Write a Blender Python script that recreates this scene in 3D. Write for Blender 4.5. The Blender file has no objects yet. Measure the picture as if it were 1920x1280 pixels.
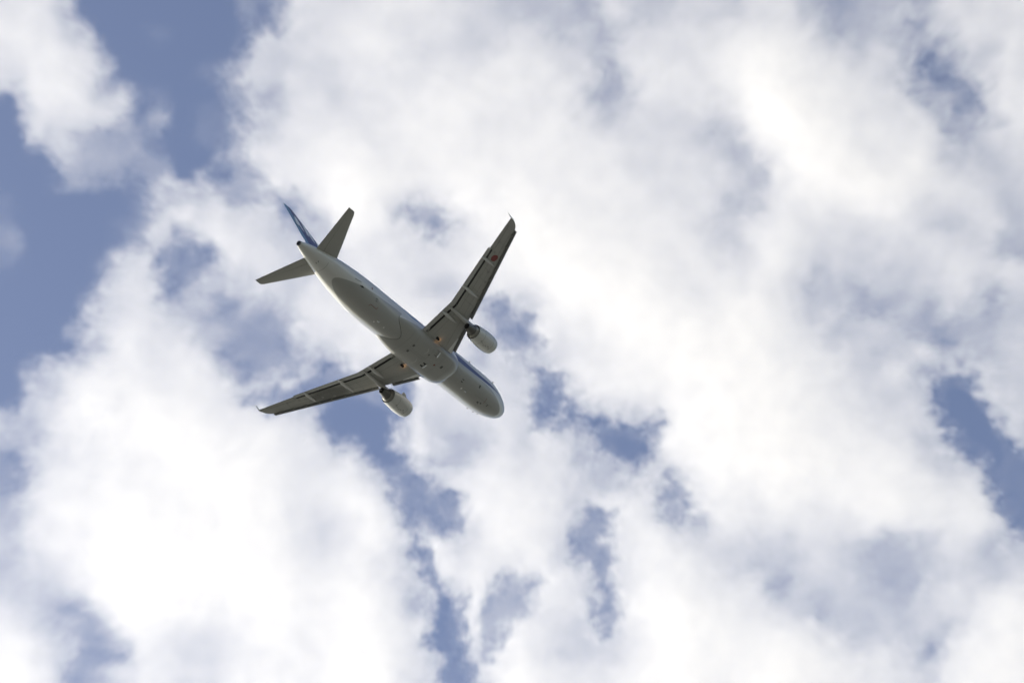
import bpy, bmesh, math
import numpy as np
from mathutils import Matrix, Vector

# ---------------------------------------------------------------- camera, sky, sun
S = bpy.context.scene
COL = S.collection
PITCH = math.radians(10.0)                       # the airliner climbs, nose up ten degrees
# attitude and place of the aircraft (X aft, Y starboard, Z up, origin at the nose) seen from the lens (x right, y down, z away)
RC = np.array([[-0.530230580234373, 0.7820760789541358, -0.3274332580997655],
               [-0.4475093866772363, -0.5861662200466793, -0.6753847135593565],
               [-0.7201325437847308, -0.21158017204269067, 0.6607896413988545]])
TC = np.array([-10.83589950871007, -0.4164968267941505, 308.34479783781575])
FPX, W0, H0 = 5500.0, 1920.0, 1280.0
cp, sp = math.cos(PITCH), math.sin(PITCH)
BW = np.array([[1, 0, 0], [0, cp, -sp], [0, sp, cp]]) @ np.array([[0, 1, 0], [-1, 0, 0], [0, 0, 1.0]])
CAM_AC = np.array([18.0, 0, 0]) - RC.T @ TC      # the lens in aircraft coordinates
CAM_W = np.array([0.0, 0.0, 1.6])
ORG_W = CAM_W - BW @ CAM_AC                      # the nose in the world
CW = BW @ RC.T                                   # lens axes in the world (columns: right, down, away)

cam = bpy.data.cameras.new("camera")
cam.sensor_width = 36.0
cam.lens = 36.0 * FPX / W0
cam.clip_start, cam.clip_end = 0.1, 60000.0
camo = bpy.data.objects.new("camera", cam)
COL.objects.link(camo)
mw = np.eye(4)
mw[:3, 0], mw[:3, 1], mw[:3, 2], mw[:3, 3] = CW[:, 0], -CW[:, 1], -CW[:, 2], CAM_W
camo.matrix_world = Matrix(mw.tolist())
S.camera = camo

SUN_AC = np.array([-0.18, -0.86, 0.49])
SUN_AC /= np.linalg.norm(SUN_AC)
SUN_W = BW @ SUN_AC
SUN_EL = math.asin(SUN_W[2])
SUN_AZ = math.atan2(SUN_W[0], SUN_W[1])

world = bpy.data.worlds.new("World")
S.world = world
world.use_nodes = True
nt = world.node_tree
nt.nodes.clear()
sky = nt.nodes.new("ShaderNodeTexSky")
sky.sky_type = 'NISHITA'
sky.sun_disc = False
sky.sun_elevation = SUN_EL
sky.sun_rotation = SUN_AZ
sky.altitude = 0
sky.air_density = 1.0
sky.dust_density = 0.6
sky.ozone_density = 1.0
hs = nt.nodes.new("ShaderNodeHueSaturation")
hs.inputs['Saturation'].default_value = 0.9
hs.inputs['Hue'].default_value = 0.512
bg = nt.nodes.new("ShaderNodeBackground")
bg.inputs['Strength'].default_value = 0.07
wo = nt.nodes.new("ShaderNodeOutputWorld")
nt.links.new(sky.outputs[0], hs.inputs['Color'])
nt.links.new(hs.outputs[0], bg.inputs['Color'])
nt.links.new(bg.outputs[0], wo.inputs['Surface'])

sl = bpy.data.lights.new("sun", 'SUN')
sl.energy = 5.0
sl.angle = math.radians(0.53)
sl.color = (1.0, 0.925, 0.77)
so = bpy.data.objects.new("sun", sl)
COL.objects.link(so)
so.rotation_mode = 'QUATERNION'
so.rotation_quaternion = Vector(SUN_W).to_track_quat('Z', 'Y')
so.location = (0, 0, 600)

S.view_settings.view_transform = 'Standard'
S.view_settings.look = 'None'
S.view_settings.exposure = 0.98
S.view_settings.gamma = 1.0
S.view_settings.use_curve_mapping = False
S.render.engine = 'CYCLES'
CY = S.cycles
CY.use_denoising = True
CY.max_bounces = 12
CY.diffuse_bounces = 4
CY.glossy_bounces = 3
CY.volume_bounces = 8
CY.volume_step_rate = 100.0
CY.volume_max_steps = 256
CY.use_adaptive_sampling = True
CY.adaptive_threshold = 0.04

# ---------------------------------------------------------------- helpers
def tag(o, label=None, cat=None, kind=None, group=None):
    for k, v in (("label", label), ("category", cat), ("kind", kind), ("group", group)):
        if v:
            o[k] = v
    return o

class NT:
    """short-hand for building node trees"""
    def __init__(s, tree):
        s.t = tree
    def n(s, typ, **kw):
        nd = s.t.nodes.new(typ)
        for k, v in kw.items():
            setattr(nd, k, v)
        return nd
    def put(s, sock, v):
        if hasattr(v, "is_linked") or isinstance(v, bpy.types.NodeSocket):
            s.t.links.new(v, sock)
        else:
            sock.default_value = v
    def math(s, op, a, b=None, c=None, clamp=False):
        nd = s.n("ShaderNodeMath", operation=op, use_clamp=clamp)
        s.put(nd.inputs[0], a)
        if b is not None:
            s.put(nd.inputs[1], b)
        if c is not None:
            s.put(nd.inputs[2], c)
        return nd.outputs[0]
    def ss(s, v, lo, hi):
        nd = s.n("ShaderNodeMapRange", interpolation_type='SMOOTHSTEP')
        s.put(nd.inputs['Value'], v)
        s.put(nd.inputs['From Min'], lo)
        s.put(nd.inputs['From Max'], hi)
        return nd.outputs['Result']
    def mix(s, f, a, b):
        nd = s.n("ShaderNodeMix", data_type='RGBA')
        s.put(nd.inputs['Factor'], f)
        s.put(nd.inputs[6], a)
        s.put(nd.inputs[7], b)
        return nd.outputs[2]

def mat(name, col, rough=0.5, metal=0.0, var=0.06, scale=0.6, coat=0.0, spec=0.5, bump=0.0):
    """painted skin: base colour with a little cloudy variation and streaks along the airflow"""
    m = bpy.data.materials.new(name)
    m.use_nodes = True
    t = NT(m.node_tree)
    p = m.node_tree.nodes["Principled BSDF"]
    tc = t.n("ShaderNodeTexCoord")
    mp = t.n("ShaderNodeMapping")
    mp.inputs['Scale'].default_value = (0.25, 1.0, 1.0)
    t.put(mp.inputs['Vector'], tc.outputs['Object'])
    nz = t.n("ShaderNodeTexNoise")
    nz.inputs['Scale'].default_value = scale
    nz.inputs['Detail'].default_value = 5
    t.put(nz.inputs['Vector'], mp.outputs[0])
    f = t.math('MULTIPLY_ADD', nz.outputs[0], 2 * var, 1 - var)
    c4 = (*col, 1)
    nd = t.n("ShaderNodeVectorMath", operation='SCALE')
    nd.inputs[0].default_value = col
    t.put(nd.inputs['Scale'], f)
    t.put(p.inputs['Base Color'], nd.outputs[0])
    p.inputs['Roughness'].default_value = rough
    p.inputs['Metallic'].default_value = metal
    p.inputs['Coat Weight'].default_value = coat
    p.inputs['Specular IOR Level'].default_value = spec
    m["src"] = 1
    return m

def obj(name, verts, faces, m, parent=None, smooth=True, recalc=True, angle=35):
    me = bpy.data.meshes.new(name)
    me.from_pydata([tuple(map(float, v)) for v in verts], [], [tuple(int(i) for i in f) for f in faces])
    if recalc:
        bm = bmesh.new()
        bm.from_mesh(me)
        bmesh.ops.remove_doubles(bm, verts=bm.verts, dist=1e-5)
        bmesh.ops.recalc_face_normals(bm, faces=bm.faces)
        bm.to_mesh(me)
        bm.free()
    if smooth:
        me.polygons.foreach_set("use_smooth", [True] * len(me.polygons))
        me.set_sharp_from_angle(angle=math.radians(angle))
    me.materials.append(m)
    me.update()
    o = bpy.data.objects.new(name, me)
    COL.objects.link(o)
    if parent is not None:
        o.parent = parent
    return o

def loft(rings, cap0=True, cap1=True, closed=True):
    n = len(rings[0])
    V = [v for r in rings for v in r]
    F = []
    for i in range(len(rings) - 1):
        for j in range(n if closed else n - 1):
            k = (j + 1) % n
            F.append((i * n + j, i * n + k, (i + 1) * n + k, (i + 1) * n + j))
    if cap0:
        F.append(tuple(range(n))[::-1])
    if cap1:
        F.append(tuple((len(rings) - 1) * n + j for j in range(n)))
    return V, F

def join(*vf):
    V, F = [], []
    for v, f in vf:
        b = len(V)
        V += list(v)
        F += [tuple(i + b for i in q) for q in f]
    return V, F

def lathe(prof, cx, cy, cz, n=48, tilt=0.0, cap0=False, cap1=False):
    """profile (x, r) turned about an axis along X through (., cy, cz)"""
    rings = []
    for x, r in prof:
        rings.append([(cx + x, cy + r * math.sin(a), cz + r * math.cos(a) - tilt * x) for a in np.linspace(0, 2 * math.pi, n, endpoint=False)])
    return loft(rings, cap0, cap1)

def pchip(xs, ys, x):
    xs, ys = np.asarray(xs, float), np.asarray(ys, float)
    h, d = np.diff(xs), np.diff(ys) / np.diff(xs)
    m = np.zeros_like(xs)
    m[0], m[-1] = d[0], d[-1]
    for i in range(1, len(xs) - 1):
        if d[i - 1] * d[i] > 0:
            w1, w2 = 2 * h[i] + h[i - 1], h[i] + 2 * h[i - 1]
            m[i] = (w1 + w2) / (w1 / d[i - 1] + w2 / d[i])
    x = np.clip(np.asarray(x, float), xs[0], xs[-1])
    k = np.clip(np.searchsorted(xs, x, side='right') - 1, 0, len(xs) - 2)
    t = (x - xs[k]) / h[k]
    return ((2 * t**3 - 3 * t**2 + 1) * ys[k] + (t**3 - 2 * t**2 + t) * h[k] * m[k] + (-2 * t**3 + 3 * t**2) * ys[k + 1] + (t**3 - t**2) * h[k] * m[k + 1])

# ---------------------------------------------------------------- materials
WING = mat("wing_grey_paint", (0.40, 0.395, 0.365), 0.42, var=0.07, scale=0.8)
WHITE = mat("white_paint", (0.74, 0.74, 0.71), 0.32, var=0.03)
NAC = mat("engine_cowl_paint", (0.60, 0.60, 0.57), 0.3, var=0.05, scale=1.2)
SLAT = mat("slat_shaded_metal", (0.17, 0.17, 0.165), 0.5, metal=0.0, var=0.1, scale=2.0)  # metal grey darkened further for the shade on faces turned aft and down
FLAP = mat("flap_paint", (0.47, 0.465, 0.44), 0.4, var=0.05)
FAIR = mat("fairing_paint", (0.56, 0.56, 0.535), 0.36, var=0.05)
FAINT = mat("door_gap", (0.24, 0.24, 0.225), 0.6)
COVE = mat("cove_shade", (0.05, 0.05, 0.048), 0.6)  # near-black: the shade inside the flap gap, put into the colour
DARK = mat("dark_cavity", (0.018, 0.018, 0.018), 0.7, var=0.2)
SOOT = mat("sooty_metal", (0.13, 0.125, 0.115), 0.4, metal=0.35, var=0.15, scale=2.0)
METAL = mat("bare_metal", (0.55, 0.54, 0.52), 0.25, metal=0.9, var=0.05)
CORE = mat("core_cowl_metal", (0.30, 0.29, 0.26), 0.35, metal=0.4, var=0.08)
BLUE = mat("dark_blue_paint", (0.020, 0.042, 0.20), 0.3, var=0.03)
LIGHTBLUE = mat("light_blue_paint", (0.10, 0.36, 0.62), 0.3, var=0.03)
RED = mat("red_paint", (0.26, 0.06, 0.055), 0.45, var=0.03)
LINE = mat("panel_gap", (0.10, 0.10, 0.095), 0.6)
REDLINE = mat("faded_red_marking", (0.22, 0.09, 0.075), 0.6)

def curve(t, x, pts, lo, hi):
    """piecewise value of x (metres) through pts, as a float curve"""
    nd = t.n("ShaderNodeFloatCurve")
    c = nd.mapping.curves[0]
    P = [((x_ ) / 40.0, (v - lo) / (hi - lo)) for x_, v in pts]
    while len(c.points) < len(P):
        c.points.new(.5, .5)
    for p, (a, v) in zip(c.points, P):
        p.location = (a, v)
        p.handle_type = 'AUTO_CLAMPED'
    nd.mapping.update()
    t.put(nd.inputs['Value'], t.math('MULTIPLY', x, 1 / 40.0))
    return t.math('MULTIPLY_ADD', nd.outputs[0], hi - lo, lo)

def livery(name, fuselage):
    """white upper body, grey belly, a dark blue cheat line that widens over the tail with a light blue edge below it"""
    m = mat(name, (0.7, 0.7, 0.7), 0.30, var=0.03)
    t = NT(m.node_tree)
    p = m.node_tree.nodes["Principled BSDF"]
    tc = t.n("ShaderNodeTexCoord")
    sx = t.n("ShaderNodeSeparateXYZ")
    t.put(sx.inputs[0], tc.outputs['Object'])
    X, Y, Z = sx.outputs
    white, grey = (0.63, 0.63, 0.60, 1), (0.36, 0.36, 0.34, 1)
    dark, light = (0.070, 0.078, 0.17, 1), (0.16, 0.28, 0.42, 1)
    if fuselage:
        wl = curve(t, X, [(0, -1.85), (1.0, -1.75), (1.6, -1.72), (2.4, -1.55), (3.6, -1.30), (5.6, -1.02), (8, -.95), (22.9, -.80), (26, -.88), (28.8, -.77), (30.7, -.68), (32.3, -.50), (33.2, -.42), (40, -1.2)], -3, 3)
    else:
        wl = -1.28
    c = t.mix(t.ss(t.math('SUBTRACT', wl, Z), -0.015, 0.015), white, grey)
    if fuselage:
        low = curve(t, X, [(0, -.6), (3, -.75), (6, -.88), (11.5, -.92), (15, -.75), (19, -.38), (21, -.06), (24, .42), (27, .62), (30, .78), (32, .95), (34, 1.42), (36, 1.75), (40, 2.2)], -3, 3)
        up = curve(t, X, [(0, -.6), (3, -.70), (5, -.55), (8, -.44), (12, -.1), (15, .5), (18, 1.2), (22, 2.4), (25, 2.9), (40, 2.9)], -3, 3)
        lw = t.math('MULTIPLY', t.ss(X, 11.5, 19.0), .42)
        band = t.ss(t.math('SUBTRACT', Z, low), -.012, .012)
        above = t.ss(t.math('SUBTRACT', Z, up), -.012, .012)
        isdark = t.ss(t.math('SUBTRACT', Z, t.math('ADD', low, lw)), -.012, .012)
        c = t.mix(band, c, t.mix(isdark, light, dark))
        c = t.mix(above, c, white)
    nz = t.n("ShaderNodeTexNoise")
    nz.inputs['Scale'].default_value = 0.7
    nz.inputs['Detail'].default_value = 6
    mp = t.n("ShaderNodeMapping")
    mp.inputs['Scale'].default_value = (0.2, 1.2, 1.2)
    t.put(mp.inputs['Vector'], tc.outputs['Object'])
    t.put(nz.inputs['Vector'], mp.outputs[0])
    nd = t.n("ShaderNodeVectorMath", operation='SCALE')
    t.put(nd.inputs[0], c)
    t.put(nd.inputs['Scale'], t.math('MULTIPLY_ADD', nz.outputs[0], 0.22, 0.89))
    t.put(p.inputs['Base Color'], nd.outputs[0])
    p.inputs['Coat Weight'].default_value = 0.4
    p.inputs['Coat Roughness'].default_value = 0.15
    return m

def fin_paint():
    m = mat("fin_paint", (0.022, 0.040, 0.20), 0.3, var=0.03)
    t = NT(m.node_tree)
    p = m.node_tree.nodes["Principled BSDF"]
    tc = t.n("ShaderNodeTexCoord")
    sx = t.n("ShaderNodeSeparateXYZ")
    t.put(sx.inputs[0], tc.outputs['Object'])
    X, Y, Z = sx.outputs
    edge_ = t.math('MULTIPLY_ADD', Z, .30, 35.05 - .30 * 1.9 - .60)
    c = t.mix(t.ss(t.math('SUBTRACT', X, edge_), -.01, .01), (0.105, 0.112, 0.22, 1), (0.21, 0.33, 0.46, 1))
    t.put(p.inputs['Base Color'], c)
    return m

def dark_patch_wing():
    """the port wing carries a soft darker patch between two flap tracks"""
    m = mat("dark_patch_wing_paint", (0.40, 0.395, 0.365), 0.42, var=0.07, scale=0.8)
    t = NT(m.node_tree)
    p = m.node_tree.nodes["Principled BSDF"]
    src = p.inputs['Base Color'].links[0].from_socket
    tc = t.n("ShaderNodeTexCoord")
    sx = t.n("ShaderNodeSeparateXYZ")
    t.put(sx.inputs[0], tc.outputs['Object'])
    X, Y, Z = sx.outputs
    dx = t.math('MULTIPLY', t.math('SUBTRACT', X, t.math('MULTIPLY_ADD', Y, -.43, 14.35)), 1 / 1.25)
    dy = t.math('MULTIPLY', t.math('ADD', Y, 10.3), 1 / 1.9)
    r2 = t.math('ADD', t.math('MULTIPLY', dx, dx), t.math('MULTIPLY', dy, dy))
    k = t.math('SUBTRACT', 1.0, t.ss(r2, .25, 1.5))  # soft-edged patch, darkest in its middle
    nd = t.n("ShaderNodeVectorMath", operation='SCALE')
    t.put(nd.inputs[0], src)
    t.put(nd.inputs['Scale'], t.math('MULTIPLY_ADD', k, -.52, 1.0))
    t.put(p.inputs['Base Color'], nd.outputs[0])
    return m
LIVERY = livery("fuselage_livery_paint", True)
BELLY = livery("belly_fairing_paint", False)
FINP = fin_paint()
WING_L = dark_patch_wing()

# ---------------------------------------------------------------- ground (out of frame; its bounce lights the underside)
gm = bpy.data.materials.new("airfield_grass_and_concrete")
gm.use_nodes = True
t = NT(gm.node_tree)
gp = gm.node_tree.nodes["Principled BSDF"]
tc = t.n("ShaderNodeTexCoord")
nz = t.n("ShaderNodeTexNoise")
nz.inputs['Scale'].default_value = 0.02
nz.inputs['Detail'].default_value = 8
t.put(nz.inputs['Vector'], tc.outputs['Object'])
t.put(gp.inputs['Base Color'], t.mix(t.ss(nz.outputs[0], 0.4, 0.6), (0.053, 0.060, 0.054, 1), (0.089, 0.092, 0.093, 1)))
gp.inputs['Roughness'].default_value = 0.9
G = 25000.0
tag(obj("ground", [(-G, -G, 0), (G, -G, 0), (G, G, 0), (-G, G, 0)], [(0, 1, 2, 3)], gm, smooth=False), kind="structure")

# ---------------------------------------------------------------- the airliner
plane = bpy.data.objects.new("airliner", None)
COL.objects.link(plane)
tag(plane, "white and grey twin engine airliner with blue tail climbing overhead beneath the clouds", "airliner")
pm = np.eye(4)
pm[:3, :3], pm[:3, 3] = BW, ORG_W
plane.matrix_world = Matrix(pm.tolist())
plane.empty_display_size = 5

# fuselage
FX = [0, .04, .12, .3, .6, 1.0, 1.6, 2.3, 3.2, 4.2, 5.5, 6.5, 24.0, 26.0, 28.0, 30.0, 32.0, 34.0, 35.5, 36.6, 37.25]
FWD = [0, .22, .38, .60, .84, 1.08, 1.36, 1.59, 1.79, 1.91, 1.97, 1.975, 1.975, 1.97, 1.90, 1.74, 1.48, 1.10, .78, .50, .29]
FTP = [-.58, -.38, -.22, .0, .26, .54, .92, 1.35, 1.76, 1.97, 2.06, 2.07, 2.07, 2.07, 2.07, 2.06, 2.03, 1.95, 1.82, 1.65, 1.50]
FBT = [-.58, -.77, -.91, -1.12, -1.33, -1.51, -1.70, -1.84, -1.96, -2.03, -2.065, -2.07, -2.07, -1.98, -1.64, -1.15, -.56, .08, .52, .82, .95]
FX = [x + .22 * max(0.0, 1 - x / 6.0) for x in FX]      # blunter nose
def fus(x):
    return float(pchip(FX, FWD, x)), float(pchip(FX, FTP, x)), float(pchip(FX, FBT, x))
def fpt(x, a, off=0.0):
    """point of the skin at station x and angle a from straight down, positive to starboard"""
    w, tp, bt = fus(x)
    zc, h = (tp + bt) / 2, (tp - bt) / 2
    return (x, (w + off) * math.sin(a), zc - (h + off) * math.cos(a))
xs = np.concatenate([.22 + np.linspace(0, 1, 14)**2 * 1.6, np.arange(2.0, 6.6, 0.4), np.arange(7.5, 24, 1.5), np.arange(24, 37.0, 0.5), [37.25]])
rings = [[fpt(x, a) for a in np.linspace(0, 2 * math.pi, 72, endpoint=False)] for x in xs[1:]]
V, F = loft(rings, False, True)
tip = len(V)
V.append((.22, 0, -.58))
F += [(tip, (j + 1) % 72, j) for j in range(72)]
fuselage = obj("fuselage", V, F, LIVERY, plane)
# tail cone exhaust
w, tp, bt = fus(37.25)
V, F = lathe([(-.02, .27), (.06, .275), (.075, .25), (.07, .20)], 37.27, 0, (tp + bt) / 2, 28)
ex = obj("tail_exhaust", V, F, SOOT, fuselage)
V, F = lathe([(.07, .20), (.02, .19), (.018, .01)], 37.27, 0, (tp + bt) / 2, 28)
obj("exhaust_bore", V, F, DARK, fuselage)

# belly fairing
BX = [11.2, 11.5, 12.0, 12.8, 14.0, 18.5, 19.8, 20.9, 21.7, 22.9]
BWID = [1.25, 1.62, 1.95, 2.10, 2.16, 2.16, 2.12, 2.02, 1.92, 1.66]
BBOT = [-1.86, -2.02, -2.22, -2.38, -2.45, -2.45, -2.38, -2.08, -1.93, -1.68]
rings = []
for x in np.concatenate([np.linspace(11.2, 13, 13), np.linspace(13.5, 19.5, 9), np.linspace(20, 22.9, 13)]):
    w, b = float(pchip(BX, BWID, x)), float(pchip(BX, BBOT, x))
    r = []
    for a in np.linspace(-math.pi / 2, math.pi / 2, 41):
        s_, c_ = math.sin(a), math.cos(a)
        e = 2 / 2.9
        r.append((x, w * math.copysign(abs(s_)**e, s_), -.55 + (b + .55) * abs(c_)**e))
    r.append((x, .6, -.3))
    r.append((x, -.6, -.3))
    rings.append(r)
V, F = loft(rings)
belly = obj("belly_fairing", V, F, BELLY, plane)

# ---- wings
DIH, ZR = 0.114, -1.25
def wz(y):
    return ZR + DIH * (y - 1.98)
def le(y):
    return 15.5 + .523 * (y - 6.25)
def flap_te(y):
    return 18.96 + .055 * (y - 1.98) if y < 6.35 else 19.2 + .337 * (y - 6.35)
def slot(y):
    return 18.15 + .02 * (y - 1.98) if y < 6.35 else 18.24 + .376 * (y - 6.35)
def te(y):
    return 21.36 + .325 * (y - 13.38)
def tc_(y):
    return float(np.interp(y, [0, 1.98, 6.4, 16.5], [.15, .148, .118, .10]))
US = [0, .004, .015, .04, .09, .16, .25, .36, .48, .60, .72, .84, .93, 1.0]
def naca(u, tcr):
    return 5 * tcr * (.2969 * math.sqrt(u) - .126 * u - .3516 * u**2 + .2843 * u**3 - .1036 * u**4)
def section(y, x0, x1, tcr, zoff, cut=None, shroud=None):
    """closed ring: upper surface nose to tail, then lower surface tail to nose; with CUT the lower skin ends there and a thin shroud carries on"""
    c = x1 - x0
    up = [(x0 + u * c, y, zoff + naca(u, tcr) * c * 1.08 + .012 * c * math.sin(math.pi * u)) for u in US]
    lo = []
    for u in US[::-1]:
        lo.append([x0 + u * c, y, zoff - naca(u, tcr) * c * .82 + .012 * c * math.sin(math.pi * u)])
    if cut is not None:
        # the last three lower points become: shroud lip, shroud underside at the cut, cove corner
        ucut = (cut - x0) / c
        def zu(u):
            return zoff + naca(min(u, 1), tcr) * c * 1.08 + .012 * c * math.sin(math.pi * min(u, 1))
        def zl(u):
            return zoff - naca(min(u, 1), tcr) * c * .82 + .012 * c * math.sin(math.pi * min(u, 1))
        low = [u for u in US[::-1] if u < ucut - .02]
        n_skip = len(US) - len(low)
        ins = []
        us = (shroud - x0) / c
        ins.append([x0 + us * c, y, zu(us) - .03])
        ins.append([cut + .02, y, zu(ucut) - .05])
        ins.append([cut, y, zl(ucut)])
        while len(ins) < n_skip:
            ins.insert(1, list(ins[0] if len(ins) < 3 else [(ins[0][0] + ins[1][0]) / 2, y, (ins[0][2] + ins[1][2]) / 2]))
        ins = ins[:n_skip] if n_skip >= 3 else ins[-n_skip:]
        up = [(min(p[0], shroud), y, p[2] if p[0] <= shroud else zu(us)) for p in up]
        lo = ins + [[x0 + u * c, y, zl(u)] for u in low]
    return up + [tuple(p) for p in lo]

def side(pts, s):
    return [(p[0], p[1] * s, p[2]) for p in pts]

def build_wing(s):
    rings = []
    for y in (0.6, 1.98, 3.0, 4.2, 5.3, 6.33, 6.37, 7.5, 9, 10.5, 12, 13.28):
        rings.append(section(y, le(y), flap_te(y) - .12, tc_(y), wz(y) + .12 * (1 - y / 18), slot(y), slot(y) + .45))
    for y in (13.34, 14.2, 15.2, 16.0):
        rings.append(section(y, le(y), te(y), tc_(y), wz(y) + .12 * (1 - y / 18)))
    for y, x0, x1 in ((16.35, 20.84, 22.30), (16.6, 21.08, 22.38), (16.8, 21.40, 22.44), (16.93, 21.75, 22.49), (16.99, 22.05, 22.51)):
        rings.append(section(y, x0, x1, .10, wz(y) + .02))
    V, F = loft([side(r, s) for r in rings])
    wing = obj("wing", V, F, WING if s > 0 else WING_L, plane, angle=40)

    # flaps
    for ya, yb in ((2.05, 6.35), (6.37, 13.2)):
        rr = []
        for y in np.linspace(ya, yb, 7):
            x0, x1 = slot(y) + .28, flap_te(y) + .14
            c = x1 - x0
            zt = wz(y) + .12 * (1 - y / 18)
            r = []
            for u in (0, .03, .12, .3, .5, .75, 1):
                r.append((x0 + u * c, y, zt + .0 * (1 - u) - .03 - .17 * u * c + naca(u, .13) * c))
            for u in (1, .75, .5, .3, .12, .03):
                r.append((x0 + u * c, y, zt + .0 * (1 - u) - .03 - .17 * u * c - naca(u, .13) * c - .004))
            rr.append(side(r, s))
        V, F = loft(rr)
        obj("flap", V, F, FLAP, wing)
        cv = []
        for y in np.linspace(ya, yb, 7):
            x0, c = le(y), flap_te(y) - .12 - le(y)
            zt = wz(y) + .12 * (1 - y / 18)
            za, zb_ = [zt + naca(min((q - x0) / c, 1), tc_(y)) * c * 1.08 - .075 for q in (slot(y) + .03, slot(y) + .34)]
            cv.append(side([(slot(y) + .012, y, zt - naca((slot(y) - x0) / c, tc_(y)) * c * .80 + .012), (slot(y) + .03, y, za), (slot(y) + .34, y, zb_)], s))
        obj("flap_cove_shade", *loft(cv, False, False, closed=False), COVE, wing)  # dark sheet added in the flap gap, coloured as its shade
    # slats: one inboard of the engine, four outboard
    for ya, yb in ((2.42, 4.95), (6.27, 8.78), (8.81, 11.28), (11.31, 13.78), (13.81, 16.3)):
        rr = []
        for y in np.linspace(ya, yb, 4):
            k = 1.0 - .25 * (y - 2) / 14
            x0, z0 = le(y), wz(y) + .12 * (1 - y / 18)
            prof = [(-.34, -.17), (-.30, -.08), (-.16, .06), (.04, .15), (.22, .19), (.05, .11), (-.10, .0), (-.16, -.10), (-.06, -.17), (.14, -.20), (.14, -.215), (-.08, -.225), (-.25, -.22)]
            rr.append(side([(x0 + px * k, y, z0 + pz * k) for px, pz in prof], s))
        V, F = loft(rr)
        obj("slat", V, F, SLAT, wing, angle=50)
    # slat tracks: short arms across the gap
    for y in (2.9, 4.4, 6.8, 8.2, 9.4, 10.7, 11.9, 13.2, 14.4, 15.7):
        x0, z0 = le(y), wz(y) + .12 * (1 - y / 18)
        v = [(x0 + dx, s * (y + dy), z0 + dz) for dx in (-.12, .30) for dy in (-.045, .045) for dz in (-.19, -.10)]
        obj("slat_track", v, [(0, 1, 3, 2), (4, 6, 7, 5), (0, 4, 5, 1), (2, 3, 7, 6), (0, 2, 6, 4), (1, 5, 7, 3)], CORE, wing, smooth=False)
    # flap track fairings: canoes under the wing
    for y, xa, xb, r in ((12.05, 18.95, 21.40, .19), (8.42, 17.1, 20.25, .215), (4.95, 16.4, 19.45, .24)):
        rr = []
        for u in np.linspace(0, 1, 17):
            x = xa + u * (xb - xa)
            k = max(.02, (min(1, u / .45))**.62 * (1 if u < .55 else (1 - ((u - .55) / .45)**2 * .82)))
            zc = wz(y) - .10 - .02 * u - (.20 * max(0, u - .72) / .28)
            rr.append([(x, s * y + r * k * .80 * math.sin(a), zc + r * k * math.cos(a) * 1.15) for a in np.linspace(0, 2 * math.pi, 18, endpoint=False)])
        V, F = loft(rr)
        obj("flap_track_fairing", V, F, FAIR, wing)
    # tip fence: a thin swept plate above and below the tip
    base = wz(17.0)
    pl = [(22.05, base + .02), (22.40, base + .32), (22.72, base + .52), (22.86, base + .52), (22.72, base + .2), (22.62, base), (22.46, base - .1), (22.2, base - .08)]
    n = len(pl)
    V = [(x, s * 16.985, z) for x, z in pl] + [(x, s * 17.035, z) for x, z in pl]
    F = [tuple(range(n)), tuple(range(n, 2 * n))] + [(i, (i + 1) % n, n + (i + 1) % n, n + i) for i in range(n)]
    obj("wingtip_fence", V, F, WHITE, wing, smooth=False)

    def under(x, y, off=.006):
        """height of the lower skin"""
        x0 = le(y)
        c = (flap_te(y) - .12 if y < 13.3 else te(y)) - x0
        u = min(max((x - x0) / c, 0.001), 1)
        return wz(y) + .12 * (1 - y / 18) - naca(u, tc_(y)) * c * .82 + .012 * c * math.sin(math.pi * u) - off
    def strip(pts, wd, m, name):
        V, F = [], []
        for (xa, ya), (xb, yb) in zip(pts[:-1], pts[1:]):
            L = math.hypot(xb - xa, yb - ya)
            nx, ny = -(yb - ya) / L * wd / 2, (xb - xa) / L * wd / 2
            k = max(1, int(L / .5))
            for i in range(k + 1):
                x, y = xa + (xb - xa) * i / k, ya + (yb - ya) * i / k
                V += [(x + nx, s * (y + ny), under(x + nx, y + ny)), (x - nx, s * (y - ny), under(x - nx, y - ny))]
                if i:
                    b = len(V)
                    F.append((b - 4, b - 3, b - 1, b - 2))
        return V, F
    # panel gaps: aileron hinge and ends, rear spar, tank panels
    ls = [strip([(20.78, 13.5), (21.9, 16.2)], .035, LINE, ""), strip([(20.70, 13.4), (te(13.4) - .02, 13.4)], .03, LINE, ""),
          strip([(21.9, 16.2), (te(16.2) - .02, 16.2)], .03, LINE, ""),
          strip([(17.35, 2.4), (17.6, 6.2), (20.3, 13.2)], .022, LINE, ""), strip([(15.0, 2.4), (16.6, 6.2), (20.9, 15.6)], .018, LINE, "")]
    for yy in (7.4, 8.9, 10.2, 11.3, 12.6, 14.4):
        ls.append(strip([(le(yy) + .45, yy), (slot(yy) - .35 if yy < 13 else te(yy) - .5, yy)], .016, LINE, ""))
    obj("panel_gaps", *join(*ls), LINE, wing, smooth=False)
    # inspection hatches
    HATCH = bpy.data.materials.get("hatch_paint") or mat("hatch_paint", (0.31, 0.305, 0.285), 0.5)
    for x, y, r in ((17.3, 8.6, .16), (18.1, 10.2, .15), (20.45, 13.2, .1), (21.05, 14.3, .12), (18.9, 11.2, .13)):
        ring = [(x + 1.5 * r * math.cos(a), s * (y + r * math.sin(a)), under(x + 1.5 * r * math.cos(a), y + r * math.sin(a), .005)) for a in np.linspace(0, 2 * math.pi, 16, endpoint=False)]
        obj("inspection_hatch", ring, [tuple(range(16))], HATCH, wing, smooth=False)
    # pale fixed panel on the leading edge at the root
    V, F = [], []
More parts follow.
